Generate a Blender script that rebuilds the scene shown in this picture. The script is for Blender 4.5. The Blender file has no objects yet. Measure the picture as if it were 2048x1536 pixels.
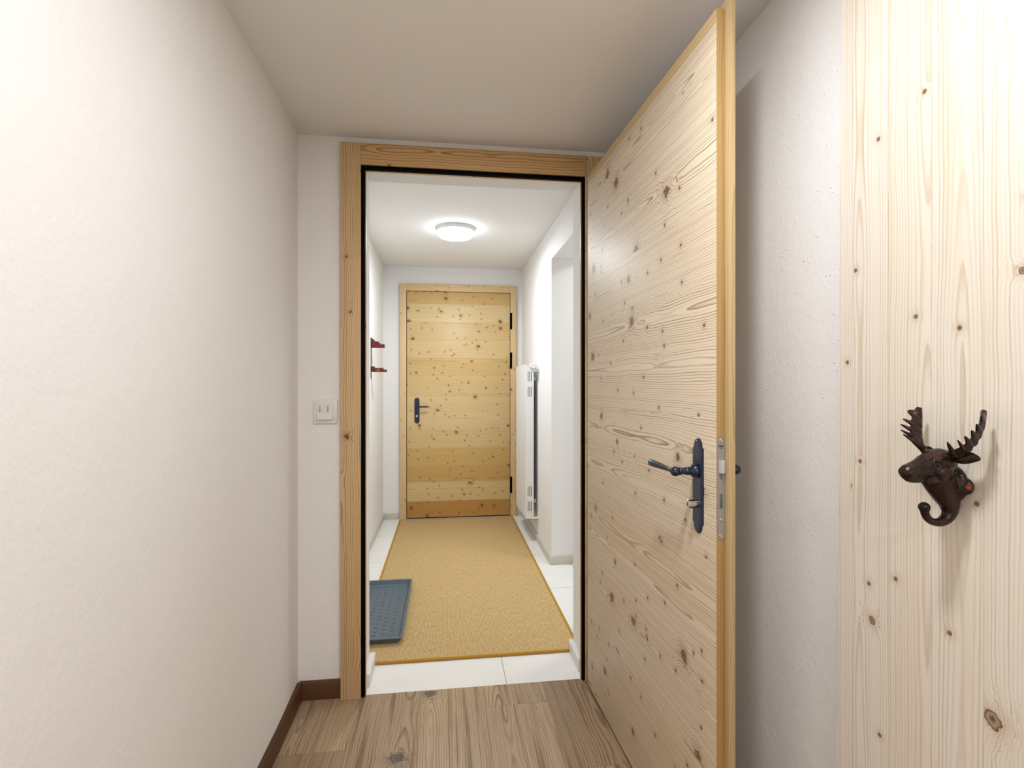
import bpy, bmesh, math, random
from mathutils import Vector, Matrix
random.seed(7)
C = bpy.context.scene.collection
SC = bpy.context.scene
PI = math.pi

# ------------------------------------------------------------------ camera, world, lights, exposure
cam = bpy.data.cameras.new('camera')
cam.sensor_width = 36.0
cam.lens = 18.0                      # 1024 px focal length at 2048 px
cam.shift_y = 2.0 / 2048.0
cam.clip_start = 0.02
co = bpy.data.objects.new('camera', cam)
C.objects.link(co)
co.location = (0, 0, 1.22)
co.rotation_euler = (PI / 2, 0, -math.radians(7.4))
SC.camera = co

w = bpy.data.worlds.new('world'); SC.world = w
w.use_nodes = True
w.node_tree.nodes['Background'].inputs[0].default_value = (1, .97, .93, 1)
w.node_tree.nodes['Background'].inputs[1].default_value = 0.3


def area(name, loc, size, power, col, rot=(0, 0, 0), shape='DISK', size_y=None, spread=None):
    l = bpy.data.lights.new(name, 'AREA'); l.shape = shape; l.size = size
    if size_y: l.size_y = size_y
    if spread: l.spread = spread
    l.energy = power; l.color = col
    o = bpy.data.objects.new(name, l); C.objects.link(o)
    o.location = loc; o.rotation_euler = rot
    return o


area('hall_ceiling_light', (.22, .60, 2.175), .14, 10.2, (.92, .96, 1))
area('hall_rear_fill', (.1, -1.5, 2.175), .5, 18.0, (1, .97, .935))  # added fill light behind the viewer, lifts the front wall
area('passage_light', (1.45, 2.85, 2.28), .3, 6.0, (.96, .98, 1))

SC.view_settings.view_transform = 'Standard'
SC.view_settings.look = 'None'
SC.view_settings.gamma = 1.0
SC.view_settings.use_curve_mapping = False
SC.view_settings.exposure = 0.42


# ------------------------------------------------------------------ node helper
def lin(h):
    h = h.lstrip('#')
    r = []
    for i in (0, 2, 4):
        v = int(h[i:i + 2], 16) / 255
        r.append(v / 12.92 if v <= .04045 else ((v + .055) / 1.055) ** 2.4)
    return (r[0], r[1], r[2], 1)


class NG:
    def __init__(s, name, rough=.5, spec=.5, metal=0.0):
        s.m = bpy.data.materials.new(name); s.m.use_nodes = True
        s.t = s.m.node_tree; s.n = s.t.nodes
        s.bsdf = s.n['Principled BSDF']
        s.bsdf.inputs['Roughness'].default_value = rough
        s.bsdf.inputs['Specular IOR Level'].default_value = spec
        s.bsdf.inputs['Metallic'].default_value = metal

    def put(s, sock, v):
        if isinstance(v, bpy.types.NodeSocket): s.t.links.new(v, sock)
        elif v is not None: sock.default_value = v

    def M(s, op, a, b=None, c=None, clamp=False):
        n = s.n.new('ShaderNodeMath'); n.operation = op; n.use_clamp = clamp
        s.put(n.inputs[0], a); s.put(n.inputs[1], b); s.put(n.inputs[2], c)
        return n.outputs[0]

    def add(s, a, b): return s.M('ADD', a, b)
    def sub(s, a, b): return s.M('SUBTRACT', a, b)
    def mul(s, a, b): return s.M('MULTIPLY', a, b)

    def ss(s, v, lo, hi, a=0.0, b=1.0):
        n = s.n.new('ShaderNodeMapRange'); n.interpolation_type = 'SMOOTHSTEP'
        s.put(n.inputs[0], v); s.put(n.inputs[1], lo); s.put(n.inputs[2], hi)
        s.put(n.inputs[3], a); s.put(n.inputs[4], b)
        return n.outputs[0]

    def lerp(s, v, lo, hi, a=0.0, b=1.0):
        n = s.n.new('ShaderNodeMapRange')
        s.put(n.inputs[0], v); s.put(n.inputs[1], lo); s.put(n.inputs[2], hi)
        s.put(n.inputs[3], a); s.put(n.inputs[4], b)
        return n.outputs[0]

    def xyz(s):
        tc = s.n.new('ShaderNodeTexCoord'); sp = s.n.new('ShaderNodeSeparateXYZ')
        s.t.links.new(tc.outputs['Object'], sp.inputs[0])
        return sp.outputs[0], sp.outputs[1], sp.outputs[2]

    def vec(s, x, y, z=0.0):
        n = s.n.new('ShaderNodeCombineXYZ')
        s.put(n.inputs[0], x); s.put(n.inputs[1], y); s.put(n.inputs[2], z)
        return n.outputs[0]

    def noise(s, v, scale=1.0, detail=2.0, rough=.5, dist=0.0):
        n = s.n.new('ShaderNodeTexNoise'); n.noise_dimensions = '3D'
        s.put(n.inputs['Vector'], v)
        n.inputs['Scale'].default_value = scale; n.inputs['Detail'].default_value = detail
        n.inputs['Roughness'].default_value = rough; n.inputs['Distortion'].default_value = dist
        return n.outputs['Fac']

    def voro(s, v, scale=1.0, rnd=1.0):
        n = s.n.new('ShaderNodeTexVoronoi'); n.voronoi_dimensions = '2D'
        s.put(n.inputs['Vector'], v); n.inputs['Scale'].default_value = scale
        n.inputs['Randomness'].default_value = rnd
        sc = s.n.new('ShaderNodeSeparateColor'); s.t.links.new(n.outputs['Color'], sc.inputs[0])
        return n.outputs['Distance'], sc.outputs[0], sc.outputs[1], n.outputs['Position']

    def white(s, v):
        n = s.n.new('ShaderNodeTexWhiteNoise'); n.noise_dimensions = '1D'
        s.put(n.inputs['W'], v)
        return n.outputs['Value']

    def mix(s, f, a, b):
        n = s.n.new('ShaderNodeMix'); n.data_type = 'RGBA'
        s.put(n.inputs['Factor'], f); s.put(n.inputs[6], a); s.put(n.inputs[7], b)
        return n.outputs[2]

    def bump(s, h, strength, dist=.001):
        n = s.n.new('ShaderNodeBump'); n.inputs['Strength'].default_value = strength
        n.inputs['Distance'].default_value = dist
        s.put(n.inputs['Height'], h)
        s.t.links.new(n.outputs[0], s.bsdf.inputs['Normal'])

    def color(s, c): s.put(s.bsdf.inputs['Base Color'], c)


def flat(name, col, rough=.5, metal=0.0, spec=.5, grain=0.0, gscale=200):
    g = NG(name, rough, spec, metal)
    x, y, z = g.xyz()
    f = g.noise(g.vec(x, y, z), gscale, 2)
    c = lin(col) if isinstance(col, str) else col
    d = tuple(v * .88 for v in c[:3]) + (1,)
    g.color(g.mix(f, d, c))
    if grain: g.bump(f, grain, .001)
    return g.m


def wood(name, along, across, depth, light, dark, alt, knot, pitch=.16, off=0.0, seed=0.0, ring=.0055,
         line=.55, alt_amt=.6, wob=.02, d0=.012, knots=4.5, ksize=.055, kthr=.45, pin=11.0, pinsize=.035, pinthr=.55,
         rough=.45, fibre=.25, seam=0.0, length=0.0, topband=None, kdark=.85, bstr=.15, spread=.5, streak=0.0,
         spec=.4, paint=(), sharp=1.4, wav=.008, wf=1.6):
    g = NG(name, rough, spec)
    P = g.xyz()
    a = P[along]; b = P[across]
    b = g.add(b, g.mul(P[depth], .8))
    bo = g.add(b, off)
    pid = g.M('FLOOR', g.M('DIVIDE', bo, pitch))
    bl = g.sub(bo, g.mul(g.add(pid, .5), pitch))
    if length:
        sh = g.mul(g.white(g.add(pid, seed + 91.7)), length)
        aid = g.M('FLOOR', g.M('DIVIDE', g.add(a, sh), length))
        key = g.add(g.mul(pid, 3.17), g.mul(aid, 17.3))
    else:
        key = g.mul(pid, 3.17)
    r1 = g.white(g.add(key, seed + .37)); r2 = g.white(g.add(key, seed + 50.1)); r3 = g.white(g.add(key, seed + 77.7))
    aa = g.add(a, g.mul(r1, 31.0))
    bb = g.add(bl, g.mul(r2, 17.0))
    # knots (two sizes), 2D cells in plank space
    d1, q1, q1b, _ = g.voro(g.vec(aa, bb), knots)
    s1 = g.mul(g.ss(q1, kthr, 1.0, .25, 1.0), g.M('GREATER_THAN', q1, kthr))
    s1 = g.M('MAXIMUM', g.mul(s1, ksize * knots * .25), .0001)
    kn = g.noise(g.vec(g.mul(aa, 70.0), g.mul(bb, 70.0), 1.7), 1.0, 2.0)
    k1 = g.mul(g.M('DIVIDE', d1, s1), g.lerp(kn, .25, .75, .6, 1.35))
    d2, q2, q2b, _ = g.voro(g.vec(g.add(aa, 5.3), g.add(bb, 2.1)), pin)
    s2 = g.M('MAXIMUM', g.mul(g.M('GREATER_THAN', q2, pinthr), pinsize * pin * .12), .0001)
    k2 = g.M('DIVIDE', d2, s2)
    infl = g.M('EXPONENT', g.mul(g.M('POWER', g.mul(k1, .42), 2.0), -1.0))
    infl2 = g.M('EXPONENT', g.mul(g.M('POWER', g.mul(k2, .5), 2.0), -1.0))
    # growth rings: distance to a pith lying off the board face
    wv = g.sub(g.noise(g.vec(g.mul(aa, wf), g.mul(bb, 5.0), g.mul(r3, 40.0)), 1.0, 1.5), .5)
    wv2 = g.sub(g.noise(g.vec(g.mul(aa, 7.0), g.mul(bb, 22.0), g.mul(r3, 90.0)), 1.0, 2.0), .5)
    b0 = g.mul(g.sub(r3, .5), pitch * spread * 2)
    dy = g.add(g.sub(bl, b0), g.mul(wv2, wav))
    dz = g.add(g.mul(wv, wob * 4), g.add(g.mul(r1, d0), .004))
    rad = g.M('SQRT', g.add(g.mul(dy, dy), g.mul(dz, dz)))
    rad = g.add(rad, g.add(g.mul(infl, .014), g.mul(infl2, .003)))
    rr = g.M('DIVIDE', rad, ring)
    fr = g.M('FRACT', rr)
    idr = g.white(g.add(g.M('FLOOR', rr), g.mul(key, 7.0)))
    ln = g.mul(g.M('POWER', g.ss(fr, .3, .88), sharp), g.ss(fr, .9, 1.0, 1.0, 0.0))
    fib = g.noise(g.vec(g.mul(aa, 9.0), g.mul(bb, 420.0), r2), 1.0, 3.0, .6)
    amt = g.mul(ln, g.lerp(idr, 0, 1, .25, 1.0))
    amt = g.mul(amt, g.lerp(fib, .25, .75, .6, 1.15))
    amt = g.mul(amt, line)
    tone = g.mul(g.lerp(r2, 0, 1, 0.0, 1.0), alt_amt)
    big = g.noise(g.vec(g.mul(aa, 1.1), g.mul(bb, 9.0), 3.3), 1.0, 2.0)
    tone = g.M('ADD', tone, g.mul(g.sub(big, .45), .55 * alt_amt + .12), clamp=True)
    if streak:
        sn = g.noise(g.vec(g.mul(aa, 1.3), g.mul(bb, 38.0), 8.8), 1.0, 3.0, .6)
        tone = g.M('ADD', tone, g.mul(g.ss(sn, .5, .72), streak), clamp=True)
    col = g.mix(tone, lin(light), lin(alt))
    for ax, lo, hi, fac, cc in paint:          # single boards of another tone
        inside = g.mul(g.M('GREATER_THAN', P[ax], lo), g.M('LESS_THAN', P[ax], hi))
        col = g.mix(g.mul(inside, fac), col, lin(cc))
    col = g.mix(g.mul(g.sub(fib, .45), fibre), col, lin(dark))
    col = g.mix(amt, col, lin(dark))
    # knot colours: halo, body, dark rim and pith
    halo = g.mul(g.M('EXPONENT', g.mul(g.M('POWER', g.mul(k1, .55), 2.0), -1.0)), .45)
    col = g.mix(halo, col, lin(dark))
    body = g.ss(k1, .75, 1.0, 1.0, 0.0)
    rim = g.mul(g.ss(k1, .55, .85), g.ss(k1, .85, 1.05, 1.0, 0.0))
    core = g.ss(k1, .1, .45, 1.0, 0.0)
    kc = g.mix(.45, lin(dark), lin(knot))
    col = g.mix(g.mul(body, kdark * .8), col, kc)
    col = g.mix(g.mul(g.M('MAXIMUM', rim, core), kdark), col, lin(knot))
    pinm = g.ss(k2, .5, 1.0, 1.0, 0.0)
    pinh = g.mul(g.M('EXPONENT', g.mul(g.M('POWER', g.mul(k2, .5), 2.0), -1.0)), .3)
    col = g.mix(pinh, col, lin(dark))
    col = g.mix(g.mul(pinm, kdark), col, lin(knot))
    if seam:
        e = g.sub(pitch * .5, g.M('ABSOLUTE', bl))
        sm = g.ss(e, 0.0004, .0016, 1.0, 0.0)
        if length:
            af = g.M('FRACT', g.M('DIVIDE', g.add(a, sh), length))
            ae = g.mul(g.sub(.5, g.M('ABSOLUTE', g.sub(af, .5))), length)
            sm = g.M('MAXIMUM', sm, g.ss(ae, .0005, .0018, 1.0, 0.0))
        col = g.mix(g.mul(sm, seam), col, lin(knot))
    g.color(col)
    if bstr: g.bump(g.add(amt, g.mul(fib, .4)), bstr, .0006)
    return g.m


def plaster(name, col, bstr=.25):
    g = NG(name, .9, .2)
    x, y, z = g.xyz()
    v = g.vec(x, y, z)
    n1 = g.noise(v, 90.0, 4.0, .55)
    n2 = g.noise(v, 9.0, 2.0)
    vo = g.n.new('ShaderNodeTexVoronoi'); vo.voronoi_dimensions = '3D'
    g.put(vo.inputs['Vector'], v); vo.inputs['Scale'].default_value = 55.0
    sc = g.n.new('ShaderNodeSeparateColor'); g.t.links.new(vo.outputs['Color'], sc.inputs[0])
    pit = g.mul(g.ss(vo.outputs['Distance'], .04, .17, 1.0, 0.0), g.M('GREATER_THAN', sc.outputs[0], .86))
    h = g.add(g.mul(n1, .8), g.add(g.mul(n2, 1.5), g.mul(pit, .9)))
    c = lin(col)
    g.color(g.mix(g.mul(n2, .25), c, tuple(k * .95 for k in c[:3]) + (1,)))
    g.bump(h, bstr, .0022)
    return g.m


# ------------------------------------------------------------------ mesh helpers
def bm_new(): return bmesh.new()


def box(bm, x0, x1, y0, y1, z0, z1, bev=0.0, seg=2, mi=0):
    b2 = bmesh.new()
    vs = [b2.verts.new((x, y, z)) for x in (x0, x1) for y in (y0, y1) for z in (z0, z1)]
    for f in ((0, 1, 3, 2), (4, 6, 7, 5), (0, 4, 5, 1), (2, 3, 7, 6), (0, 2, 6, 4), (1, 5, 7, 3)):
        b2.faces.new([vs[i] for i in f])
    if bev: bmesh.ops.bevel(b2, geom=b2.edges[:] + b2.verts[:], offset=bev, segments=seg, affect='EDGES', profile=.5)
    merge(bm, b2, mi)


def merge(bm, b2, mi=0, mat=None):
    bmesh.ops.recalc_face_normals(b2, faces=b2.faces[:])
    vm = {}
    for v in b2.verts: vm[v] = bm.verts.new(mat @ v.co if mat else v.co)
    for f in b2.faces:
        try:
            nf = bm.faces.new([vm[v] for v in f.verts]); nf.material_index = mi; nf.smooth = f.smooth
        except ValueError: pass
    b2.free()


def prism(bm, pts, axis, lo, hi, bev=0.0, mi=0, seg=2):
    """extrude a 2D outline; axis = 'x','y' or 'z' is the extrusion direction"""
    def P(p, h):
        return {'x': (h, p[0], p[1]), 'y': (p[0], h, p[1]), 'z': (p[0], p[1], h)}[axis]
    b2 = bmesh.new()
    A = [b2.verts.new(P(p, lo)) for p in pts]; B = [b2.verts.new(P(p, hi)) for p in pts]
    b2.faces.new(A); b2.faces.new(B[::-1])
    n = len(pts)
    for i in range(n): b2.faces.new((A[i], A[(i + 1) % n], B[(i + 1) % n], B[i]))
    bmesh.ops.recalc_face_normals(b2, faces=b2.faces[:])
    if bev:
        es = [e for e in b2.edges if not any(len(f.verts) == 4 for f in e.link_faces) or
              any(len(f.verts) != 4 or f.calc_area() > 0 and len(pts) != 4 and len(f.verts) == len(pts) for f in e.link_faces)]
        if len(pts) == 4: es = b2.edges[:]
        bmesh.ops.bevel(b2, geom=es, offset=bev, segments=seg, affect='EDGES', profile=.5)
    merge(bm, b2, mi)


def frame_of(d):
    d = d.normalized()
    u = Vector((0, 0, 1)) if abs(d.z) < .9 else Vector((0, 1, 0))
    a = d.cross(u).normalized(); b = a.cross(d).normalized()
    return a, b


def tube(bm, pts, rads, n=16, cap=True, mi=0, flatten=None):
    pts = [Vector(p) for p in pts]
    if not hasattr(rads, '__len__'): rads = [rads] * len(pts)
    b2 = bmesh.new(); rings = []
    a = None
    for i, p in enumerate(pts):
        d = (pts[min(i + 1, len(pts) - 1)] - pts[max(i - 1, 0)])
        if d.length < 1e-9: d = Vector((0, 0, 1))
        d.normalize()
        if a is None: a, b = frame_of(d)
        else:
            a = (a - d * a.dot(d)).normalized(); b = d.cross(a)
        r = rads[i]
        ra, rb = (r if not isinstance(r, tuple) else r[0]), (r if not isinstance(r, tuple) else r[1])
        rings.append([b2.verts.new(p + a * math.cos(2 * PI * k / n) * ra + b * math.sin(2 * PI * k / n) * rb) for k in range(n)])
    for i in range(len(rings) - 1):
        for k in range(n):
            f = b2.faces.new((rings[i][k], rings[i][(k + 1) % n], rings[i + 1][(k + 1) % n], rings[i + 1][k])); f.smooth = True
    if cap:
        b2.faces.new(rings[0]); b2.faces.new(rings[-1])
    merge(bm, b2, mi)


def lathe(bm, prof, origin, axis, n=32, mi=0):
    """prof: (distance along axis, radius)"""
    o = Vector(origin); ax = Vector(axis).normalized()
    tube(bm, [o + ax * (t + i * 1e-6) for i, (t, r) in enumerate(prof)], [max(r, 1e-4) for t, r in prof], n, True, mi) if False else None
    a, b = frame_of(ax)
    b2 = bmesh.new(); rings = []
    for t, r in prof:
        r = max(r, 1e-4)
        rings.append([b2.verts.new(o + ax * t + a * math.cos(2 * PI * k / n) * r + b * math.sin(2 * PI * k / n) * r) for k in range(n)])
    for i in range(len(rings) - 1):
        for k in range(n):
            f = b2.faces.new((rings[i][k], rings[i][(k + 1) % n], rings[i + 1][(k + 1) % n], rings[i + 1][k])); f.smooth = True
    b2.faces.new(rings[0]); b2.faces.new(rings[-1])
    merge(bm, b2, mi)


def ball(bm, c, r, n=20, sc=(1, 1, 1), mi=0):
    b2 = bmesh.new()
    bmesh.ops.create_uvsphere(b2, u_segments=n, v_segments=max(8, n // 2), radius=r)
    for v in b2.verts: v.co = Vector((v.co.x * sc[0] + c[0], v.co.y * sc[1] + c[1], v.co.z * sc[2] + c[2]))
    for f in b2.faces: f.smooth = True
    merge(bm, b2, mi)


def obj(name, bm, mats, parent=None, local=False, sharp=35):
    me = bpy.data.meshes.new(name)
    if parent is not None and not local:
        t = world_loc(parent)
        for v in bm.verts: v.co -= t
    bmesh.ops.recalc_face_normals(bm, faces=bm.faces[:])
    bm.to_mesh(me); bm.free()
    if not isinstance(mats, (list, tuple)): mats = [mats]
    for m in mats: me.materials.append(m)
    o = bpy.data.objects.new(name, me); C.objects.link(o)
    if parent is not None: o.parent = parent
    try: me.set_sharp_from_angle(angle=math.radians(sharp))
    except Exception: pass
    return o


def world_loc(o):
    v = Vector((0, 0, 0))
    while o is not None:
        v += o.location; o = o.parent
    return v


def thing(name, label, cat, loc, rotz=0.0, kind=None, group=None):
    o = bpy.data.objects.new(name, None); C.objects.link(o)
    o.empty_display_size = .05
    o.location = loc; o.rotation_euler = (0, 0, rotz)
    tag(o, label, cat, kind, group)
    return o


def tag(o, label, cat, kind=None, group=None):
    o['label'] = label; o['category'] = cat
    if kind: o['kind'] = kind
    if group: o['group'] = group
    return o


def struct(name, bm, m, label, cat):
    return tag(obj(name, bm, m), label, cat, 'structure')


# ------------------------------------------------------------------ materials
M_room = plaster('warm_white_plaster', 'F0EDEB', .55)
M_ceil = plaster('warm_white_ceiling_paint', 'EEEAE6', .12)
M_corr = plaster('cool_white_plaster', 'F2F1EF', .12)
M_door = wood('whitewashed_spruce_door', 0, 2, 1, 'EBDBC3', '84603C', 'DEC8A6', '6B3A1E', pitch=.1635, seed=3.0, ring=.0062,
              line=.85, alt_amt=.5, wob=.020, d0=.02, knots=5.0, ksize=.062, kthr=.22, pin=10, pinsize=.05, pinthr=.60,
              rough=.48, fibre=.15, paint=[(2, 2.032, 3, .7, 'D6B476')], bstr=.2, sharp=2.0, wav=.012)
M_lip = wood('amber_door_edge', 2, 1, 0, 'B4935F', '7C5828', 'A27C46', '5A2E12', pitch=.03, seed=11, ring=.004, line=.6,
             knots=2, kthr=.95, pin=3, pinthr=.97, wob=.006, rough=.4, fibre=.4, bstr=.1)
M_lip2 = wood('pale_door_edge', 2, 1, 0, 'C8B28A', '94723F', 'BCA070', '5A2E12', pitch=.03, seed=21, ring=.004, line=.55,
              knots=2, kthr=.95, pin=3, pinthr=.97, wob=.006, rough=.4, fibre=.3, bstr=.1)
M_cas = wood('honey_larch_casing_upright', 2, 0, 1, 'DABF98', '7C4820', 'D0AC78', '5A2810', pitch=.085, off=.40, seed=5.4, ring=.0085, wf=4.5,
             line=.85, wob=.017, d0=.004, knots=4, ksize=.045, kthr=.5, pin=9, pinsize=.05, pinthr=.7, rough=.45, bstr=.1, spread=.16, sharp=2.2)
M_cash = wood('honey_larch_casing_head_dim', 0, 2, 1, 'D2AE7A', '7C441A', 'C69A5C', '5A2810', pitch=.1, off=.02, seed=9.3, ring=.0110, wf=3.5,
              line=.85, wob=.022, d0=.004, knots=4, ksize=.045, kthr=.5, pin=9, pinsize=.04, pinthr=.7, rough=.45, bstr=.1, spread=.12, sharp=2.2)  # deeper amber than the uprights: dimmer light up there put into the colour
M_far = wood('yellow_pine_far_door', 0, 2, 1, 'DEC594', '9A6C30', 'D0AE6C', '66360E', pitch=.1625, off=.003, seed=14, ring=.008,
             line=.40, alt_amt=.7, wob=.012, d0=.03, knots=6, ksize=.055, kthr=.3, pin=10, pinsize=.05, pinthr=.42, rough=.4, fibre=.2, kdark=.9,
             seam=.12, bstr=.08, paint=[(2, -1, .1595, .75, 'BE8636'), (2, .1595, .335, .6, 'E2C690'), (2, .335, .485, .6, 'C69A4A'),
                                        (2, .485, .647, .5, 'CCA355'), (2, 1.797, 1.9595, .6, 'E6CE9C'), (2, 1.9595, 2.2, .6, 'CFA458')])
M_farf = wood('pine_far_casing_upright', 2, 0, 1, 'E4C89C', 'A06A2C', 'DCB880', '6A3408', pitch=.07, off=.42, seed=17, ring=.006, line=.5,
              knots=5, ksize=.045, kthr=.45, pin=9, pinsize=.04, rough=.45, bstr=.05)
M_farh = wood('pine_far_casing_head', 0, 2, 1, 'E4C898', 'A06A2C', 'DCB87C', '6A3408', pitch=.07, off=.03, seed=19, ring=.006, line=.45,
              knots=5, ksize=.04, kthr=.5, pin=9, pinsize=.035, rough=.45, bstr=.05)
M_board = wood('pale_spruce_board', 2, 1, 0, 'EEE6DA', 'AE8A5C', 'E4D0B0', '5E3016', pitch=.083, off=.021, seed=32, ring=.0055,
               seam=.14, line=.48, alt_amt=.55, wob=.012, d0=.02, knots=4.2, ksize=.065, kthr=.42, pin=8, pinsize=.045, pinthr=.6, rough=.5, fibre=.14,
               kdark=.8, bstr=.06, spread=.7, streak=.35)
M_floor = wood('grey_oak_laminate', 1, 0, 2, 'BCA382', '4C3828', '856A4E', '46403E', pitch=.24, off=.33, seed=43, ring=.0085,
               line=.8, alt_amt=.6, wob=.035, d0=.03, knots=2.6, ksize=.085, kthr=.45, pin=4, pinsize=.06, pinthr=.8, rough=.40, fibre=.8,
               seam=.35, length=1.3, bstr=.2, kdark=.7, streak=.9, spread=.4, wav=.014)
M_base = wood('dark_brown_skirting_left', 1, 2, 0, '5C3A1E', '40260F', '50321A', '2A1408', pitch=.2, seed=51, ring=.006, line=.4,
              knots=1, kthr=.99, pin=1, pinthr=.99, rough=.45, bstr=.05)
M_base2 = wood('dark_brown_skirting_front', 0, 2, 1, '5C3A1E', '40260F', '50321A', '2A1408', pitch=.2, seed=52, ring=.006, line=.4,
               knots=1, kthr=.99, pin=1, pinthr=.99, rough=.45, bstr=.05)
M_black = flat('black_rubber', (.0008, .0006, .0006, 1), .7, 0, .08)
M_iron = flat('dark_blue_black_metal', (.004, .010, .036, 1), .28, 0.0, .6, .05, 300)
M_steel = flat('brushed_steel', 'A5A3A2', .42, .45)
M_chrome = flat('bright_nickel', 'D8D2C6', .2, 1.0)
M_dark = flat('dark_slot', '15120F', .6)
M_latch = flat('pale_nickel', 'DDE2E6', .35, .3)
M_slotg = flat('grey_green_bolt', '66756C', .5, .4)
M_ink = flat('printed_ink', '1A1614', .7)
M_white = flat('white_plastic', 'EDEAE4', .35)
M_slit = flat('grey_lens', 'B9B2AA', .3)
M_enamel = flat('white_enamel', 'EFEFEE', .3)
M_grille = flat('radiator_inside_shade', '3A3834', .7)  # shade behind the radiator slots, put into a dark core colour
M_tray = flat('slate_grey_plastic', '5A6973', .42, 0, .5, .05, 400)
M_red = flat('dark_red_painted_wood', '5E0C07', .5)
M_redl = flat('yellow_edge', 'C69A52', .5)


def tile_mat():
    g = NG('white_porcelain_tile', .28, .5)
    x, y, z = g.xyz()
    def ln(v, o):
        f = g.M('FRACT', g.add(g.M('DIVIDE', v, .6), o))
        e = g.mul(g.sub(.5, g.M('ABSOLUTE', g.sub(f, .5))), .6)
        return g.ss(e, .0008, .0020, 1.0, 0.0)
    m = g.M('MAXIMUM', ln(x, -.2475 / .6 + 3), ln(y, -3.02 / .6 + 9))
    n = g.noise(g.vec(x, y, z), 6.0, 3.0)
    c = g.mix(n, lin('E9E8E4'), lin('F2F1EF'))
    g.color(g.mix(m, c, lin('8E8B86')))
    g.bump(g.sub(1.0, m), .2, .001)
    return g.m


M_tile = tile_mat()


def tileskirt(name, c1, c2):
    g = NG(name, .4, .4)
    x, y, z = g.xyz()
    n = g.noise(g.vec(g.mul(x, 4), g.mul(y, 4), g.mul(z, 60)), 3.0, 3.0)
    g.color(g.mix(n, lin(c1), lin(c2)))
    return g.m


M_skirt = tileskirt('greige_stone_skirting', 'C9C1B3', 'D8D1C5')
M_skirtw = tileskirt('pale_stone_skirting', 'E4E0DA', 'EEEBE6')


def rug_mat(name, c_hi, c_lo, c_dk, weave=True):
    g = NG(name, .95, .1)
    x, y, z = g.xyz()
    px, py = .0068, .0056
    nx = g.noise(g.vec(g.mul(x, 300), g.mul(y, 20), 1.0), 1.0, 2.0)
    ny = g.noise(g.vec(g.mul(x, 20), g.mul(y, 300), 5.0), 1.0, 2.0)
    sp = g.noise(g.vec(x, y, z), 210.0, 2.0)
    wx = g.M('ABSOLUTE', g.M('SINE', g.mul(g.add(x, g.mul(g.sub(ny, .5), .003)), PI / px)))
    wy = g.M('ABSOLUTE', g.M('SINE', g.mul(g.add(y, g.mul(g.sub(nx, .5), .003)), PI / py)))
    h = g.mul(g.M('POWER', wx, .5), g.M('POWER', wy, .5))
    big = g.noise(g.vec(g.mul(x, 5), g.mul(y, 1.3), 2.0), 2.0, 2.0)
    c = g.mix(g.lerp(sp, .3, .7, 0, 1), lin(c_lo), lin(c_hi))
    c = g.mix(g.mul(g.lerp(nx, .35, .7, 0, 1), .45), c, lin(c_lo))
    c = g.mix(g.mul(g.lerp(ny, .35, .7, 0, 1), .45), c, lin(c_hi))
    mid = g.noise(g.vec(g.mul(x, 170), g.mul(y, 30), 4.0), 1.0, 3.0, .7)
    c = g.mix(g.mul(g.ss(mid, .46, .66), .45), c, lin('F0E2C4'))
    c = g.mix(g.mul(g.ss(mid, .54, .34), .40), c, lin('B08440'))
    c = g.mix(g.mul(g.sub(1.0, h), .85), c, lin(c_dk))
    c = g.mix(g.mul(big, .3), c, lin(c_lo))
    g.color(c)
    g.bump(h, .5, .002)
    return g.m


M_rug = rug_mat('woven_sisal', 'EAD7AE', 'D0AA62', '8E6C38')
M_bind = flat('ochre_cotton_binding', 'B98A35', .9, 0, .1, .3, 700)


def cast_iron():
    g = NG('rust_brown_cast_iron', .38, .5, .35)
    x, y, z = g.xyz()
    v = g.vec(x, y, z)
    n = g.noise(v, 60.0, 4.0, .6); f = g.noise(v, 600.0, 3.0)
    c = g.mix(g.ss(n, .35, .7), lin('150B08'), lin('371C12'))
    c = g.mix(g.mul(g.ss(f, .55, .75), .5), c, lin('60402E'))
    g.color(c)
    g.put(g.bsdf.inputs['Roughness'], g.lerp(f, .3, .7, .18, .38))
    g.bump(g.add(n, g.mul(f, .35)), .5, .0012)
    return g.m


M_iron2 = cast_iron()
M_screw = flat('copper_screw', '8A4A34', .4, .5)


def emis(name, col, strength):
    g = NG(name, .4)
    g.color((.9, .9, .9, 1))
    g.bsdf.inputs['Emission Color'].default_value = col
    g.bsdf.inputs['Emission Strength'].default_value = strength
    return g.m


M_lamp = emis('lit_opal_diffuser', (.90, .95, 1, 1), 14.0)

# ------------------------------------------------------------------ setting
XL, XR, XC = -.56, .818, .715       # hall left wall, hall right wall, corridor right wall
YF, YT, YE = 2.075, 2.30, 4.755     # front wall face, its far face, far end of the corridor
ZC, ZC2 = 2.192, 2.30               # hall ceiling, corridor ceiling
YB = -2.4

bm = bm_new(); box(bm, -.75, .95, YB - .1, 2.0725, -.1, 0)
struct('floor_hall', bm, M_floor, 'greyish brown oak laminate floor in front of the doorway', 'floor')
bm = bm_new(); box(bm, -.75, 2.0, 2.0725, 4.9, -.1, 0)
struct('floor_corridor', bm, M_tile, 'white tiled floor around the sisal rug', 'floor')
bm = bm_new(); box(bm, -.75, .95, YB - .1, YF + .02, ZC, ZC + .2)
struct('ceiling_hall', bm, M_ceil, 'cream painted ceiling in front of the doorway', 'ceiling')
bm = bm_new(); box(bm, -.75, 2.0, YT - .02, 4.9, ZC2, ZC2 + .1)
struct('ceiling_corridor', bm, M_corr, 'white ceiling above the rug, holding the round lamp', 'ceiling')

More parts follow.
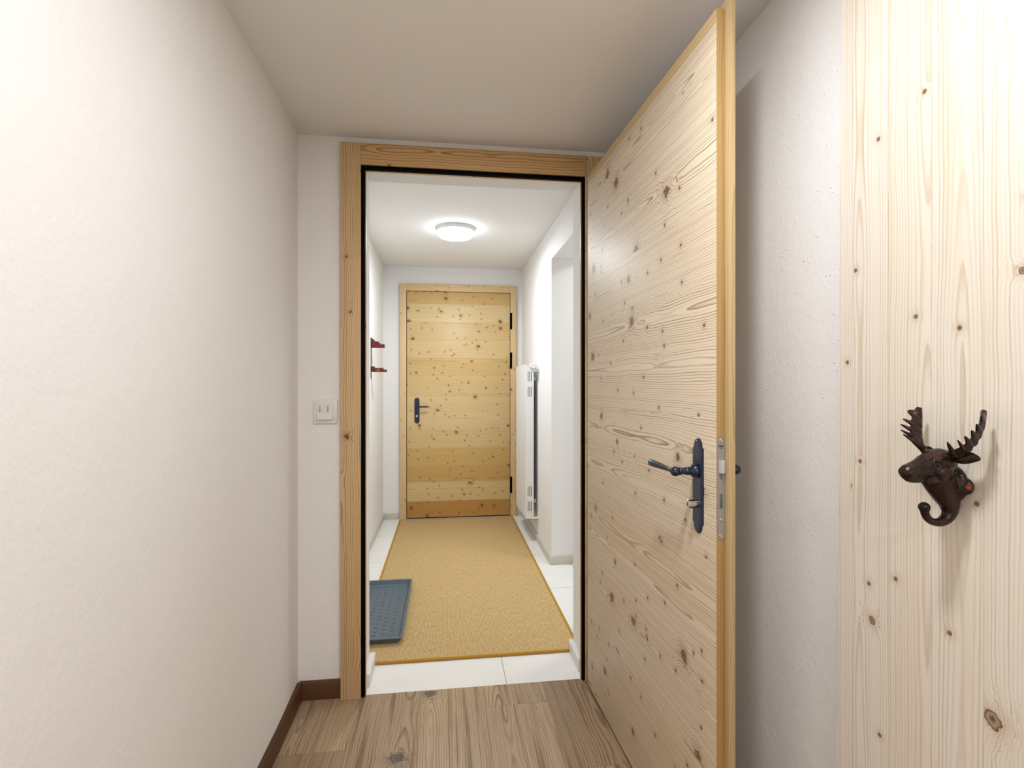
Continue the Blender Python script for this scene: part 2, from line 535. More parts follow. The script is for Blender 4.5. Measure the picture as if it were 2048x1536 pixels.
bm = bm_new()
prism(bm, [(-.75, YB), (XL, YB), (XL, 1.80), (XL - .0015, 1.87), (XL - .0075, YF + .01), (-.75, YF + .01)], 'z', -.05, ZC + .05)  # bent slightly outward by the front corner, shaped to darken that strip
struct('wall_left', bm, M_room, 'long white plaster wall on the left with fine pits', 'wall')
bm = bm_new(); box(bm, XR, .95, YB, YF + .01, -.05, ZC + .05)
struct('wall_right', bm, M_room, 'white plaster wall behind the open door', 'wall')
bm = bm_new(); box(bm, -.75, .95, YB - .1, YB, -.05, ZC + .05)
struct('wall_back', bm, M_room, 'white wall behind the viewer', 'wall')
# front wall with its opening (room side warm, corridor side cool)
RX0, RX1, RZ = -.33, .583, 2.11
bm = bm_new()
box(bm, -.75, RX0, YF, YT - .14, -.05, ZC2 + .15)
box(bm, RX1, .95, YF, YT - .14, -.05, ZC2 + .15)
box(bm, RX0, RX1, YF, YT - .14, RZ, ZC2 + .15)
struct('wall_front', bm, M_room, 'narrow white wall around the doorway carrying the light switch', 'wall')
bm = bm_new()
box(bm, -.75, RX0, YT - .14, YT, -.05, ZC2 + .05)
box(bm, RX1, .965, YT - .14, YT, -.05, ZC2 + .05)
box(bm, RX0, RX1, YT - .14, YT, RZ, ZC2 + .05)
struct('wall_doorway_reveal', bm, M_corr, 'white plastered reveal lining the doorway behind the black seal', 'wall')
bm = bm_new(); box(bm, -.75, XL, YT, YE + .01, -.05, ZC2 + .05)
struct('wall_corridor_left', bm, M_corr, 'white corridor wall with the dark red rack', 'wall')
bm = bm_new(); box(bm, -.75, XC + .01, YE, YE + .14, -.05, ZC2 + .05)
struct('wall_far', bm, M_corr, 'white end wall around the closed pine door', 'wall')
bm = bm_new()
box(bm, XC, 1.9, 3.418, YE + .14, -.05, ZC2 + .05)
box(bm, XC, .965, YT, 3.418, 2.077, ZC2 + .05)
struct('wall_corridor_right', bm, M_corr, 'white corridor wall with the radiator and the side opening', 'wall')
bm = bm_new()
box(bm, 1.9, 2.0, YT - .1, 3.5, -.05, ZC2 + .05)
box(bm, .965, 1.9, YT - .1, YT, -.05, ZC2 + .05)
struct('wall_passage', bm, M_corr, 'white wall of the side passage', 'wall')

# skirtings
bm = bm_new(); prism(bm, [(-.5485, 0), (-.5485, .066), (-.5525, .072), (-.5685, .072), (-.5685, 0)], 'y', YB, 2.0635)
for v in bm.verts:
    pass
struct('baseboard_left', bm, M_base, 'dark brown wooden baseboard along the left wall', 'baseboard')
bm = bm_new(); prism(bm, [(2.0635, 0), (2.0635, .066), (2.0675, .072), (2.075, .072), (2.075, 0)], 'x', -.5605, -.4035)
struct('baseboard_front', bm, M_base2, 'short dark brown baseboard between left wall and door casing', 'baseboard')
bm = bm_new(); prism(bm, [(.8065, 0), (.8065, .066), (.8105, .072), (.818, .072), (.818, 0)], 'y', .956, 2.07)
struct('baseboard_right', bm, M_base, 'dark brown wooden baseboard behind the open door', 'baseboard')
bm = bm_new(); box(bm, XL, XL + .010, YT, YE - .01, 0, .055, .0015)
struct('baseboard_corridor_left', bm, M_skirt, 'low greige stone baseboard on the left corridor wall', 'baseboard')
bm = bm_new()
box(bm, XL, -.412, YE - .010, YE, 0, .055, .0015)
box(bm, .658, XC - .01, YE - .010, YE, 0, .055, .0015)
struct('baseboard_far', bm, M_skirt, 'low greige stone baseboard on either side of the far door', 'baseboard')
bm = bm_new(); box(bm, XC - .011, XC, 3.407, YE - .01, 0, .055, .0015)
box(bm, XC - .0005, 1.9, 3.407, 3.418, 0, .055, .0015)
struct('baseboard_corridor_right', bm, M_skirt, 'low greige stone baseboard under the radiator turning the corner', 'baseboard')
bm = bm_new(); box(bm, -.33, -.303, 2.125, YT, 0, .052, .002)
struct('baseboard_reveal_left', bm, M_skirtw, 'pale stone baseboard in the left doorway reveal', 'baseboard')
bm = bm_new(); box(bm, .560, .583, 2.125, YT, 0, .052, .002)
struct('baseboard_reveal_right', bm, M_skirtw, 'pale stone baseboard in the right doorway reveal', 'baseboard')

# near door casing: uprights, head, stop lining, black seal, strike plate
t1 = thing('trim_1', 'honey coloured wooden door casing with black rubber seal', 'door casing', (.12, 2.06, 0), kind='structure')
YC = 2.048
bm = bm_new(); box(bm, -.403, -.3265, YC, 2.0755, 0, 2.162, .0018)
obj('casing_upright', bm, M_cas, t1)
bm = bm_new(); box(bm, .577, .655, YC, 2.0755, 0, 2.162, .0018)
obj('casing_upright', bm, M_cas, t1)
bm = bm_new(); box(bm, -.3262, .5767, YC, 2.0755, 2.078, 2.162, .0015)
obj('casing_head', bm, M_cash, t1)
bm = bm_new()
box(bm, -.333, -.3095, 2.069, 2.0795, 0, 2.085)
box(bm, .5555, .586, 2.069, 2.0795, 0, 2.085)
box(bm, -.3095, .5555, 2.069, 2.0795, 2.0605, 2.115)
obj('door_stop', bm, M_farf, t1)
bm = bm_new()
box(bm, -.3262, -.3115, 2.053, 2.070, 0.004, 2.0765, .002)
box(bm, .5575, .5705, 2.053, 2.070, 0.004, 2.0765, .002)
box(bm, -.3115, .5575, 2.053, 2.070, 2.0615, 2.0765, .002)
obj('rubber_seal', bm, M_black, t1)
bm = bm_new(); box(bm, .5705, .5772, 2.050, 2.072, 0, 2.08, .001)
obj('rebate_edge', bm, M_farf, t1)
bm = bm_new()
box(bm, -.3305, -.3258, 2.0468, 2.0485, .923, 1.078, .0005)
box(bm, -.3268, -.3255, 2.0468, 2.060, .923, 1.078, .0004)
o = obj('strike_plate', bm, M_steel, t1); o['label'] = 'narrow steel strike plate'

# ------------------------------------------------------------------ near door, standing open
PHI = -math.radians(90 - 1.88)
d1 = thing('door_1', 'pale knotty spruce door standing open with dark lever handle', 'door', (.570, 2.015, 0), PHI, 'structure')
T1, T2, WD, ZT = .0217, .0383, .939, 2.064
bm = bm_new(); box(bm, 0, WD, 0, T1, .011, ZT, .0012)
for f in bm.faces:
    if f.calc_center_median().x > WD - .0005 or f.calc_center_median().z > ZT - .0005: f.material_index = 1
obj('door_panel', bm, [M_door, M_lip], d1, True)
bm = bm_new(); box(bm, -.013, WD + .013, T1, T2, .011, ZT + .02, .0012)
for f in bm.faces:
    c = f.calc_center_median()
    f.material_index = 0 if c.y > T2 - .0005 else 1
obj('rebate_layer', bm, [M_door, M_lip2], d1, True)

HX, HZ0, HZ1 = .8635, .8675, 1.0938


def plate_outline(cx, z0, z1, w=.0225, e=.0165, sh=.016):
    pts = []
    zt = z1 - .024; zb = z0 + .024
    pts += [(cx - w, zb), (cx - w, zt), (cx - e, zt + .0035)]
    for k in range(0, 13):
        a = PI - PI * k / 12
        pts.append((cx + e * math.cos(a), zt + .0045 + (z1 - zt - .0045) * math.sin(a)))
    pts += [(cx + e, zt + .0035), (cx + w, zt), (cx + w, zb), (cx + e, zb - .0035)]
    for k in range(0, 13):
        a = -PI * k / 12
        pts.append((cx + e * math.cos(a), zb - .0045 + (zb - .0045 - z0) * math.sin(a)))
    pts.append((cx - e, zb - .0035))
    out = []
    for p in pts:
        if not out or (abs(p[0] - out[-1][0]) + abs(p[1] - out[-1][1])) > 1e-5: out.append(p)
    return out


def inset(pts, d):
    cx = sum(p[0] for p in pts) / len(pts); cz = sum(p[1] for p in pts) / len(pts)
    w = max(abs(p[0] - cx) for p in pts); h = max(abs(p[1] - cz) for p in pts)
    return [(cx + (p[0] - cx) * (1 - d / w), cz + (p[1] - cz) * (1 - d / h)) for p in pts]


def loft2(bm, rings):
    b2 = bmesh.new(); R = [[b2.verts.new(p) for p in r] for r in rings]
    n = len(R[0])
    for i in range(len(R) - 1):
        for k in range(n): b2.faces.new((R[i][k], R[i][(k + 1) % n], R[i + 1][(k + 1) % n], R[i + 1][k]))
    b2.faces.new(R[0]); b2.faces.new(R[-1])
    merge(bm, b2)


def handle_set(parent, cx, z0, z1, y0, sy, sx, zl, zk, lock_len, mi_name=''):
    """plate, lever and lock cylinder; sy = outward normal sign along local y, sx = lever direction along x"""
    P = plate_outline(cx, z0, z1)
    lay = [(P, 0.0), (P, .0030), (inset(P, .0022), .0046), (inset(P, .0050), .0046), (inset(P, .0062), .0056)]
    bm = bm_new(); loft2(bm, [[(p[0], y0 + sy * h, p[1]) for p in pts] for pts, h in lay])
    pl = obj('handle_plate', bm, M_iron, parent, True, 30)
    bm = bm_new()
    lathe(bm, [(.004, .015), (.0075, .0165), (.012, .0165), (.017, .0145), (.021, .0105), (.023, .0088), (.026, .0098), (.029, .0088), (.032, .0098),
               (.035, .0085), (.040, .0078), (.046, .0078), (.048, .0095), (.050, .0095), (.052, .008)], (cx, y0, zl), (0, sy, 0), 28)
    by = y0 + sy * .060
    ball(bm, (cx, by, zl), .0118, 24)
    gx0 = cx + sx * .006; L = .112
    ts = [0, .05, .10, .14, .2, .4, .6, .8, .92, .97, .995, 1.0]
    rs = [.0060, .0060, .0068, .0056, .0054, .0064, .0076, .0087, .0090, .0082, .0055, .0014]
    tube(bm, [(gx0 + sx * L * t, by + sy * .010 * t, zl + .0045 * t) for t in ts], rs, 24)
    obj('lever', bm, M_iron, parent, True, 40)
    bm = bm_new()
    if lock_len:
        lathe(bm, [(0, .0104), (lock_len - .0015, .0104), (lock_len, .0090)], (cx, y0, zk), (0, sy, 0), 28)
    cy = obj('lock_cylinder', bm, M_chrome, parent, True); cy['label'] = 'shiny nickel lock cylinder'
    bm = bm_new()
    yk = y0 + sy * lock_len
    box(bm, cx - .0012, cx + .0012, yk - .0006, yk + .0006, zk - .0045, zk + .0035)
    obj('keyhole', bm, M_dark, cy, True)


handle_set(d1, HX, HZ0, HZ1, 0.0, -1, -1, 1.016, .938, .029)
# the far side of the same handle, seen past the door edge
bm = bm_new()
P = plate_outline(HX, HZ0, HZ1)
loft2(bm, [[(p[0], T2 + h, p[1]) for p in pts] for pts, h in [(P, 0.0), (P, .003), (inset(P, .0022), .0046)]])
obj('rear_handle_plate', bm, M_iron, d1, True, 30)
bm = bm_new()
lathe(bm, [(.004, .015), (.0075, .0165), (.012, .0165), (.017, .0145), (.021, .0105), (.026, .0098), (.035, .0085), (.046, .0078), (.050, .0095), (.052, .008)],
      (HX, T2, 1.016), (0, 1, 0), 28)
ball(bm, (HX, T2 + .058, 1.016), .0118, 24)
tube(bm, [(HX - .006 - .112 * t, T2 + .058 + .006 * t, 1.016 + .004 * t) for t in (0, .2, .5, .9, .98, 1)], [.0055, .0048, .006, .0073, .005, .001], 20)
obj('rear_lever', bm, M_iron, d1, True, 40)
# lock faceplate on the free edge
FX = WD


def slotted(y0, y1, z0, z1, x0, x1, n=10):
    r = (y1 - y0) / 2; cy = (y0 + y1) / 2; pts = []
    for k in range(n + 1):
        a = PI * k / n; pts.append((cy + r * math.cos(a), z1 - r + r * math.sin(a)))
    for k in range(n + 1):
        a = PI + PI * k / n; pts.append((cy + r * math.cos(a), z0 + r + r * math.sin(a)))
    b = bm_new(); prism(b, pts, 'x', x0, x1)
    return b


fp = obj('lock_faceplate', slotted(.0015, .0195, .873, 1.106, FX - .001, FX + .0012), M_steel, d1, True)
fp['label'] = 'brushed steel lock faceplate'
bm = bm_new(); prism(bm, [(.005, FX), (.0185, FX), (.0185, FX + .005), (.0065, FX + .0125), (.005, FX + .0125)], 'z', 1.024, 1.051)
for v in bm.verts: v.co = Vector((v.co.y, v.co.x, v.co.z))
o = obj('latch_bolt', bm, M_latch, fp, True); o['label'] = 'bright latch bolt'
bm = bm_new(); box(bm, FX + .0012, FX + .0018, .0072, .0142, .944, .977, .0002)
obj('dead_bolt', bm, M_slotg, fp, True)
for zz, yy in ((1.096, .0105), (.919, .0115), (.883, .0100)):
    bm = bm_new()
    lathe(bm, [(.0010, .0046), (.0020, .0044), (.0026, .0030), (.0022, .0017), (.0014, .0012)], (FX, yy, zz), (1, 0, 0), 20)
    obj('faceplate_screw', bm, M_chrome, fp, True)


def text(name, s, size, m, parent, loc, rot, bold=.0):
    cu = bpy.data.curves.new(name, 'FONT'); cu.body = s; cu.size = size
    cu.align_x = 'CENTER'; cu.align_y = 'CENTER'; cu.extrude = .0001; cu.offset = bold
    cu.materials.append(m)
    o = bpy.data.objects.new(name, cu); C.objects.link(o)
    o.parent = parent; o.location = loc; o.rotation_euler = rot
    return o


R_EDGE = (PI / 2, 0, PI / 2)
text('maker_lettering', 'Glutz', .0058, M_ink, fp, (FX + .00135, .0105, 1.0835), R_EDGE, .00018)
text('small_lettering', '1126', .0032, M_ink, fp, (FX + .00135, .0105, 1.0785), R_EDGE, .0001)
text('ce_mark', 'C\u20ac'.replace('\u20ac', 'E'), .0068, M_ink, fp, (FX + .00135, .0100, 1.0165), R_EDGE, .0001)
text('small_lettering', '0757', .0030, M_ink, fp, (FX + .00135, .0100, 1.0105), R_EDGE, .0001)

# ------------------------------------------------------------------ far door, closed
d2 = thing('door_2', 'closed yellow pine door at the corridor end with horizontal boards', 'door', (-.353, 4.74, 0), 0, 'structure')
bm = bm_new(); box(bm, -.347, .5945, 4.732, 4.772, .012, 2.072, .001)
obj('door_panel', bm, M_far, d2)
bm = bm_new(); box(bm, -.36, .612, 4.752, 4.7545, .0, 2.08)
obj('gap_shade_sheet', bm, M_dark, d2)  # dark sheet painted as the shade in the gap round the leaf
bm = bm_new(); box(bm, -.4115, -.3525, 4.722, 4.7555, 0, 2.141, .0015)
obj('casing_upright', bm, M_farf, d2)
bm = bm_new(); box(bm, .5985, .657, 4.722, 4.7555, 0, 2.141, .0015)
obj('casing_upright', bm, M_farf, d2)
bm = bm_new(); box(bm, -.3523, .5983, 4.722, 4.7555, 2.0755, 2.141, .0015)
obj('casing_head', bm, M_farh, d2)
for z0, z1 in ((1.738, 1.890), (1.374, 1.522), (.219, .368)):
    bm = bm_new()
    box(bm, .5955, .6145, 4.7185, 4.7225, z0, z1, .001)
    lathe(bm, [(0, .006), (.003, .0075), (z1 - z0 - .003, .0075), (z1 - z0, .006)], (.6035, 4.716, z0), (0, 0, 1), 16)
    obj('hinge', bm, M_black, d2)


def capsule(cx, z0, z1, w, n=12):
    pts = []
    for k in range(n + 1):
        a = PI * k / n; pts.append((cx + w * math.cos(a), z1 - w + w * math.sin(a)))
    for k in range(n + 1):
        a = PI + PI * k / n; pts.append((cx + w * math.cos(a), z0 + w + w * math.sin(a)))
    return pts


bm = bm_new(); Pq = capsule(-.2575, .870, 1.104, .0225)
loft2(bm, [[(p[0], 4.732 - h, p[1]) for p in q] for q, h in [(Pq, 0), (Pq, .003), (inset(Pq, .002), .005)]])
obj('handle_plate', bm, M_iron, d2)
bm = bm_new()
lathe(bm, [(.003, .014), (.010, .014), (.014, .009), (.045, .008), (.052, .010), (.060, .008)], (-.2575, 4.732, 1.022), (0, -1, 0), 20)
tube(bm, [(-.262 + .108 * t, 4.677, 1.022 + .003 * t) for t in (0, .1, .5, .9, 1)], [.006, .0065, .0070, .0082, .0060], 16)
obj('lever', bm, M_iron, d2)
bm = bm_new(); lathe(bm, [(0, .0105), (.012, .0105), (.014, .009)], (-.2575, 4.728, .938), (0, -1, 0), 20)
cy = obj('lock_cylinder', bm, M_chrome, d2); cy['label'] = 'round bright lock cylinder'

# ------------------------------------------------------------------ spruce board on the right wall
bm = bm_new()
b2 = bmesh.new()
V = [b2.verts.new(p) for p in [(.798, -.35, .012), (.8175, -.35, .012), (.8175, .964, .012), (.798, .964, .012),
                               (.798, -.35, 2.17), (.8175, -.35, 2.17), (.8175, .945, 2.17), (.798, .945, 2.17)]]
for f in ((0, 1, 2, 3), (4, 5, 6, 7), (0, 1, 5, 4), (1, 2, 6, 5), (2, 3, 7, 6), (3, 0, 4, 7)): b2.faces.new([V[i] for i in f])
bmesh.ops.recalc_face_normals(b2, faces=b2.faces[:])
bmesh.ops.bevel(b2, geom=b2.edges[:], offset=.0012, segments=2, affect='EDGES')
merge(bm, b2)
o = obj('coat_board', bm, M_board)
tag(o, 'tall pale spruce board on the right wall behind the moose hook', 'wall board')

# ------------------------------------------------------------------ moose coat hook
MX, MY, MZ = .798, .7035, 1.0065
mh = thing('moose_coat_hook', 'rusty brown cast iron moose head hook on the pale board', 'coat hook', (MX, MY, MZ))


def mp(f, l, z): return (-f, -l, z)      # forward, left, up in the hook's own frame


def loft_ell(bm, secs, n=24):
    """secs: centre(f,l,z), tangent(f,z), half width, half height (up/down)"""
    b2 = bmesh.new(); R = []
    for (f, z, tf, tz, hw, hu, hd) in secs:
        L = math.hypot(tf, tz); tf /= L; tz /= L
        uf, uz = -tz, tf
        ring = []
        for k in range(n):
            a = 2 * PI * k / n
            ca, sa = math.cos(a), math.sin(a)
            h = hu if sa > 0 else hd
            ring.append(b2.verts.new(mp(f + uf * sa * h, ca * hw, z + uz * sa * h)))
        R.append(ring)
    for i in range(len(R) - 1):
        for k in range(n): b2.faces.new((R[i][k], R[i][(k + 1) % n], R[i + 1][(k + 1) % n], R[i + 1][k]))
    b2.faces.new(R[0]); b2.faces.new(R[-1])
    merge(bm, b2)


bm = bm_new()
# head: poll to muzzle   f, z, tangent, half width, up, down
loft_ell(bm, [(.016, .096, 1, -.12, .008, .008, .010), (.022, .097, 1, -.15, .016, .016, .022), (.034, .096, 1, -.22, .019, .020, .027),
              (.048, .092, 1, -.28, .0185, .020, .026), (.062, .0895, 1, -.26, .0155, .0165, .021), (.074, .0860, 1, -.30, .0125, .0130, .0155),
              (.084, .0828, 1, -.34, .0122, .0115, .0130), (.092, .0795, 1, -.38, .0130, .0115, .0130), (.098, .0768, 1, -.4, .0110, .0092, .0108),
              (.1015, .0750, 1, -.4, .005, .005, .006)])
# neck down into the hook
loft_ell(bm, [(.050, .082, -.5, -1, .014, .010, .010), (.040, .070, -.35, -1, .018, .026, .024), (.032, .055, -.3, -1, .018, .024, .024),
              (.025, .040, -.3, -1, .0155, .019, .021), (.020, .026, -.2, -1, .012, .013, .0165), (.0185, .014, 0, -1, .0095, .0095, .0120)])
# hook: curls forward and up
hk = []
for k in range(0, 13):
    a = math.radians(172 + 168 * k / 12)
    hk.append((.0405 + .0225 * math.cos(a), .0205 + .0205 * math.sin(a)))
hk = [(.0185, .026)] + hk + [(.0635, .0225)]
rr = [.0115] + [.0110 - .0052 * min(1, k / 8) for k in range(13)] + [.0065]
tube(bm, [mp(f, 0, z) for f, z in hk], rr, 18)
ball(bm, mp(.0635, 0, .0245), .0082, 18)
# screw lug and back pad
ball(bm, mp(.006, .0115, .058), .0140, 18, (.6, 1, 1.0))
ball(bm, mp(.006, -.0115, .058), .0140, 18, (.6, 1, 1.0))
ball(bm, mp(.012, 0, .060), .024, 20, (.5, .9, 1.2))
# brow ridges, cheek, nostril bulges and lower jaw
for s in (1, -1):
    ball(bm, mp(.052, s * .0155, .0985), .0062, 14, (1.5, .8, .7))
    ball(bm, mp(.044, s * .0160, .0800), .0120, 14, (1.2, .6, 1.0))
    ball(bm, mp(.094, s * .0080, .0800), .0052, 12)
ball(bm, mp(.078, 0, .0690), .0085, 14, (2.4, 1.0, .8))
o = obj('head', bm, M_iron2, mh, True)
md = o.modifiers.new('remesh', 'REMESH'); md.mode = 'VOXEL'; md.voxel_size = .0013; md.use_smooth_shade = True
md = o.modifiers.new('smooth', 'SMOOTH'); md.factor = .5; md.iterations = 5
# eyes
for s in (1, -1):
    bm = bm_new(); ball(bm, mp(.0560, s * .0158, .0925), .0034, 14)
    obj('eye', bm, M_iron2, mh, True)
# ears: cupped leaves pointing out to the side
for s in (1, -1):
    bm = bm_new()
    n = 9; pts = []; rr = []
    for k in range(n):
        t = k / (n - 1)
        pts.append(mp(.030 - .010 * t, s * (.012 + .036 * t), .1015 + .004 * math.sin(t * 2.2)))
        wv = .0042 + .0062 * math.sin(min(1, t * 1.05 + .05) * PI) ** .8
        rr.append((wv * .42, wv * (1 if t < .97 else .5)))
    b3 = bm_new(); tube(b3, pts, rr, 16)
    merge(bm, b3)
    e = obj('ear', bm, M_iron2, mh, True, 60)
    md = e.modifiers.new('sub', 'SUBSURF'); md.levels = 1; md.render_levels = 1


def lerp_path(P, t):
    x = t * (len(P) - 1); i = min(int(x), len(P) - 2); u = x - i
    p0 = P[max(i - 1, 0)]; p1 = P[i]; p2 = P[i + 1]; p3 = P[min(i + 2, len(P) - 1)]
    return .5 * ((2 * p1) + (p2 - p0) * u + (2 * p0 - 5 * p1 + 4 * p2 - p3) * u * u + (3 * p1 - p0 - 3 * p2 + p3) * u ** 3)


def antler(s):
    """a curved palm: spine sweeping out and up, finger-like tines along its forward edge"""
    bm = bm_new()
    N = 110
    A = [Vector(p) for p in ((.040, .010, .105), (.037, .023, .1075), (.032, .0345, .114), (.027, .043, .127), (.0225, .048, .144), (.020, .0505, .161), (.0195, .0515, .177))]
    tines = [(.17, .0190, .048), (.34, .0165, .036), (.45, .0155, .036), (.56, .0140, .036), (.67, .0115, .040), (.84, .0080, .075)]
    b2 = bmesh.new(); rows = []
    for i in range(N + 1):
        t = i / N
        sp = lerp_path(A, t)
        tg = (lerp_path(A, min(1, t + .02)) - lerp_path(A, max(0, t - .02))).normalized()
        d = Vector((.62, .50, .60))
        d = (d - tg * d.dot(tg) * .55).normalized()
        nrm = tg.cross(d).normalized()
        w = .0040 + .0095 * math.sin(min(1, max(0, (t - .05) * 1.1)) * PI) ** .8
        for c, h, wd in tines:
            w += h * max(0, 1 - (abs(t - c) / (wd * .85)) ** 2.2)
        if t > .93: w *= math.sqrt(max(0, 1 - ((t - .93) / .07) ** 2)) * .9 + .1
        k = .0046 * (1.25 - .5 * t)
        fr = sp + d * w + Vector((0, 0, .18 * w)); bk = sp - d * .0045
        m1 = bk + (fr - bk) * .22; m2 = bk + (fr - bk) * .75
        ring = [bk, m1 + nrm * k, m2 + nrm * k * .55, fr + nrm * k * .2, fr - nrm * k * .2, m2 - nrm * k * .55, m1 - nrm * k]
        rows.append([b2.verts.new(mp(p.x, s * p.y, p.z)) for p in ring])
    for i in range(N):
        for k in range(7):
            fc = b2.faces.new((rows[i][k], rows[i][(k + 1) % 7], rows[i + 1][(k + 1) % 7], rows[i + 1][k])); fc.smooth = True
    b2.faces.new(rows[0]); b2.faces.new(rows[-1])
    merge(bm, b2)
    tube(bm, [mp(.040, s * .003, .099), mp(.040, s * .009, .1045), mp(.038, s * .018, .1065), mp(.035, s * .027, .1095)], [.0085, .0068, .0052, .0036], 14)
    return obj('antler', bm, M_iron2, mh, True, 50)


antler(1); antler(-1)
for s in (1, -1):
    bm = bm_new()
    lathe(bm, [(-.002, .0050), (.0030, .0050), (.0038, .0038), (.0018, .0030), (.0018, .0004)], mp(.0098, s * .0215, .0580), (-.58, -s * .81, 0), 18)
    o = obj('screw', bm, M_screw, mh, True); o['label'] = 'small copper coloured screw head'

# ------------------------------------------------------------------ light switch
sw = thing('light_switch', 'square white light switch beside the left door casing', 'light switch', (-.464, 2.075, 1.07))
bm = bm_new(); box(bm, -.509, -.419, 2.0665, 2.0765, 1.0695, 1.1635, .003)
obj('cover_plate', bm, M_white, sw)
bm = bm_new(); box(bm, -.4965, -.4325, 2.0640, 2.0670, 1.0835, 1.1500, .0012)
obj('inner_frame', bm, M_white, sw)
bm = bm_new()
pts = [(2.0660, 1.0865), (2.0560, 1.0865), (2.0565, 1.0885), (2.0615, 1.0990), (2.0625, 1.1200), (2.0615, 1.1470), (2.0660, 1.1470)]
prism(bm, pts, 'x', -.4915, -.4375)
obj('rocker', bm, M_white, sw)
for x0 in (-.4855, -.4555):
    bm = bm_new(); box(bm, x0, x0 + .0055, 2.0605, 2.0632, 1.1140, 1.1390, .0008)
    obj('lens', bm, M_slit, sw)

# ------------------------------------------------------------------ sisal rug
rg = thing('sisal_rug', 'long ochre woven sisal rug running to the far door', 'rug', (.1, 3.48, 0))
bm = bm_new(); box(bm, -.404, .611, 2.290, 4.685, .0005, .0085, .002)
obj('woven_field', bm, M_rug, rg)
bm = bm_new()
for a in ((-.410, -.396, 2.284, 4.690), (.603, .617, 2.284, 4.690)): box(bm, *a, .0002, .0105, .003)
for a in ((-.410, .617, 2.284, 2.298), (-.410, .617, 4.676, 4.690)): box(bm, *a, .0002, .0105, .003)
o = obj('binding', bm, M_bind, rg); o['label'] = 'darker ochre cotton edge binding'

# ------------------------------------------------------------------ boot tray
bt = thing('boot_tray', 'slate grey plastic boot tray with raised dots on the rug', 'boot tray', (-.37, 2.80, .0105))
TX0, TX1, TY0, TY1 = -.545, -.199, 2.434, 3.172


def rrect(x0, x1, y0, y1, r, n=6):
    pts = []
    for cx, cy, a0 in ((x1 - r, y1 - r, 0), (x0 + r, y1 - r, 90), (x0 + r, y0 + r, 180), (x1 - r, y0 + r, 270)):
        for k in range(n + 1):
            a = math.radians(a0 + 90 * k / n); pts.append((cx + r * math.cos(a), cy + r * math.sin(a)))
    return pts


def rr_i(d, r, z): return [(x, y, z) for x, y in rrect(TX0 + d, TX1 - d, TY0 + d, TY1 - d, r)]


bm = bm_new()
loft2(bm, [rr_i(.018, .012, .0108), rr_i(.004, .016, .036), rr_i(.0, .018, .037), rr_i(0, .018, .0405), rr_i(.003, .016, .0420), rr_i(.0095, .012, .0420),
           rr_i(.012, .012, .0405), rr_i(.022, .012, .0185), rr_i(.030, .010, .0150), rr_i(.0345, .010, .0150)])
for i in range(7):
    for j in range(16):
        x = TX1 - .062 - i * .0405; y = TY0 + .050 + j * .0425 + (.021 if i % 2 else 0)
        if y > TY1 - .045: continue
        lathe(bm, [(0, .0100), (.0018, .0095), (.0030, .0075), (.0036, .0040), (.0037, .0001)], (x, y, .0149), (0, 0, 1), 14)
obj('tray_shell', bm, M_tray, bt, sharp=30)

# ------------------------------------------------------------------ radiator
rd = thing('panel_radiator', 'tall white panel radiator on the right corridor wall', 'radiator', (.66, 4.18, .179))
RY0, RY1, RZ0, RZ1 = 3.93, 4.445, .179, 1.379
bm = bm_new()
# front panel with shallow vertical channels
pts = []
nch = 9; pw = (RY1 - RY0) / nch
for k in range(nch):
    y = RY0 + k * pw
    pts += [(.616, y + .0015), (.616, y + pw * .60), (.6205, y + pw * .70), (.6205, y + pw * .9), ]
pts += [(.616, RY1 - .001), (.630, RY1 - .001), (.630, RY0 + .001)]
prism(bm, pts, 'z', RZ0, RZ1)
obj('front_panel', bm, M_enamel, rd)
bm = bm_new(); prism(bm, [(.668, RY0 + .002), (.680, RY0 + .002), (.680, RY1 - .002), (.668, RY1 - .002)], 'z', RZ0 + .01, RZ1 - .01)
obj('rear_panel', bm, M_enamel, rd)
bm = bm_new(); box(bm, .632, .667, RY0 + .012, RY1 - .012, RZ0 + .02, RZ1 - .02)
obj('convector_core', bm, M_grille, rd)
# end cover with slots: built from bars around the slots
bm = bm_new()
slots = [(.237, .315), (.354, .432), (1.128, 1.208), (1.247, 1.325)]
sx = [(.6350, .6398), (.6470, .6518), (.6590, .6638)]
xs = [.620] + [v for p in sx for v in p] + [.681]
zz = RZ0
for z0, z1 in slots + [(RZ1, RZ1)]:
    box(bm, .620, .681, RY0, RY0 + .0022, zz, z0)
    if z1 > z0:
        for k in range(0, len(xs), 2): box(bm, xs[k], xs[k + 1], RY0, RY0 + .0022, z0, z1)
    zz = z1
obj('end_cover', bm, M_enamel, rd)
bm = bm_new(); box(bm, .618, .681, RY1 - .0022, RY1, RZ0, RZ1)
obj('end_cover', bm, M_enamel, rd)
bm = bm_new()
for k in range(24):
    y = RY0 + .008 + k * (RY1 - RY0 - .02) / 23
    box(bm, .631, .667, y, y + .006, RZ1 - .006, RZ1 - .002)
box(bm, .630, .634, RY0, RY1, RZ1 - .008, RZ1); box(bm, .664, .681, RY0, RY1, RZ1 - .008, RZ1)
obj('top_grille', bm, M_enamel, rd)
bm = bm_new()
lathe(bm, [(0, .014), (.012, .014), (.014, .019), (.018, .0235), (.060, .0235), (.066, .021), (.068, .018), (.068, .0165), (.0668, .0160), (.0668, .0005)],
      (.664, RY0 - .008, 1.366), (0, -1, 0), 28)
o = obj('thermostat_valve', bm, M_white, rd)
bm = bm_new(); tube(bm, [(.664, RY0 + .004, 1.352), (.664, RY0 - .008, 1.352)], .010, 14)
tube(bm, [(.664, RY0 - .012, 1.350), (.690, RY0 - .012, 1.350), (.700, RY0 - .012, 1.345), (.7130, RY0 - .012, 1.344)], .009, 14)
obj('valve_body', bm, M_white, rd)
bm = bm_new()
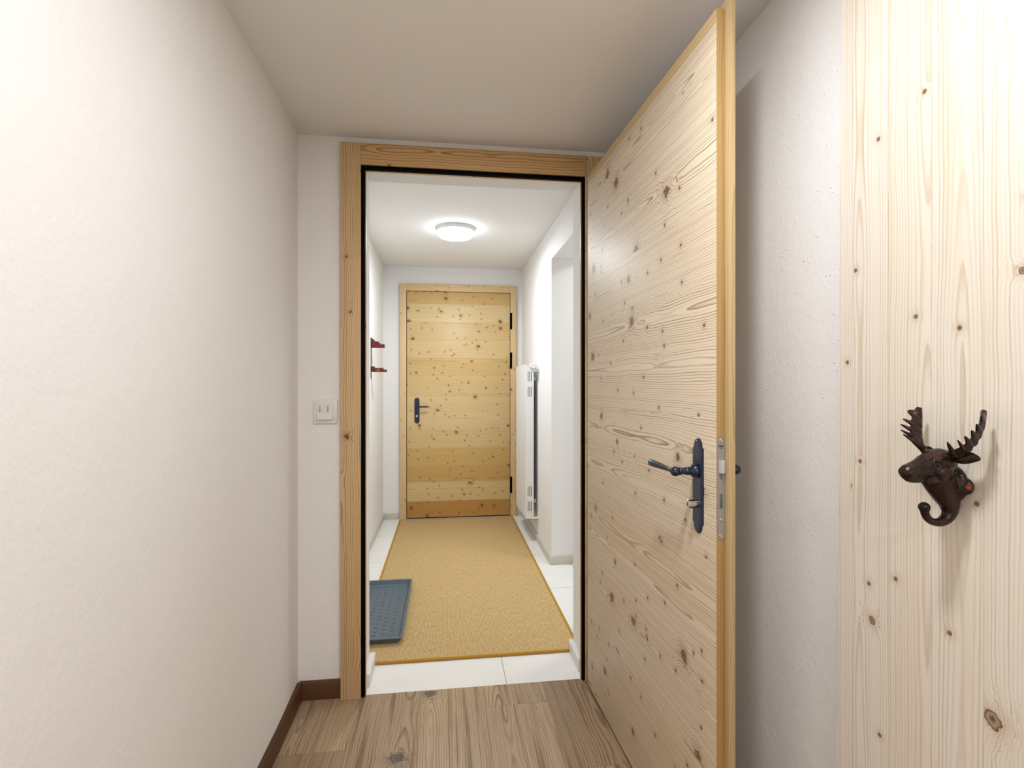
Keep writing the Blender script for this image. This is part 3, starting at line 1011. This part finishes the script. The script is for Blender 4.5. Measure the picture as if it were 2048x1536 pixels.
tube(bm, [(.630, RY0 - .010, .186), (.675, RY0 - .010, .186), (.7130, RY0 - .010, .188)], [.0075, .0075, .0085], 14)
lathe(bm, [(0, .017), (.004, .016), (.006, .010)], (.7143, RY0 - .010, .188), (-1, 0, 0), 20)
tube(bm, [(.640, RY0 - .010, .186), (.640, RY0 + .004, .192)], .008, 12)
obj('return_pipe', bm, M_white, rd)
for y in (RY0 + .09, RY1 - .09):
    for z in (.30, 1.27):
        bm = bm_new(); box(bm, .680, .7143, y - .010, y + .010, z - .015, z + .015, .001)
        obj('wall_bracket', bm, M_enamel, rd)

# ------------------------------------------------------------------ corridor ceiling lamp
lp = thing('ceiling_lamp', 'round white lit lamp on the corridor ceiling', 'ceiling lamp', (.069, 3.55, 2.30))
bm = bm_new(); lathe(bm, [(-.001, .126), (.014, .128), (.026, .126), (.027, .112)], (.069, 3.55, 2.30), (0, 0, -1), 56)
obj('lamp_base', bm, M_enamel, lp)
bm = bm_new(); lathe(bm, [(.0265, .114), (.034, .1165), (.050, .1165), (.057, .112), (.061, .100), (.063, .06), (.0635, .001)], (.069, 3.55, 2.30), (0, 0, -1), 56)
obj('diffuser', bm, M_lamp, lp)
area('corridor_lamp_light', (.069, 3.55, 2.234), 0.20, 11.0, (.90, .95, 1))

# ------------------------------------------------------------------ dark red wall rack
rk = thing('wall_rack', 'small dark red wooden rack with two stepped arms on the left corridor wall', 'wall rack', (-.559, 3.975, 1.269))
bm = bm_new(); box(bm, -.5605, -.5575, 3.960, 4.000, 1.269, 1.578)
obj('back_strip', bm, flat('grey_brown_strip', '6E625A', .6), rk)


def stepped(base, prof):
    b = bm_new(); x = -.5605
    for x1, z1 in prof:
        box(b, x, -.560 + x1, 3.960, 4.000, base, z1); x = -.560 + x1
    return b


obj('upper_arm', stepped(1.5015, [(.009, 1.577), (.025, 1.565), (.040, 1.5505), (.058, 1.549), (.071, 1.537), (.080, 1.525), (.101, 1.528)]), M_red, rk)
lo = obj('lower_arm', stepped(1.3185, [(.027, 1.360), (.034, 1.351), (.044, 1.347), (.092, 1.349), (.117, 1.337)]), M_red, rk)
for x in (.048, .060):
    bm = bm_new(); box(bm, -.560 + x, -.560 + x + .004, 3.9592, 3.9605, 1.324, 1.342)
    obj('pale_notch', bm, M_redl, lo, False)
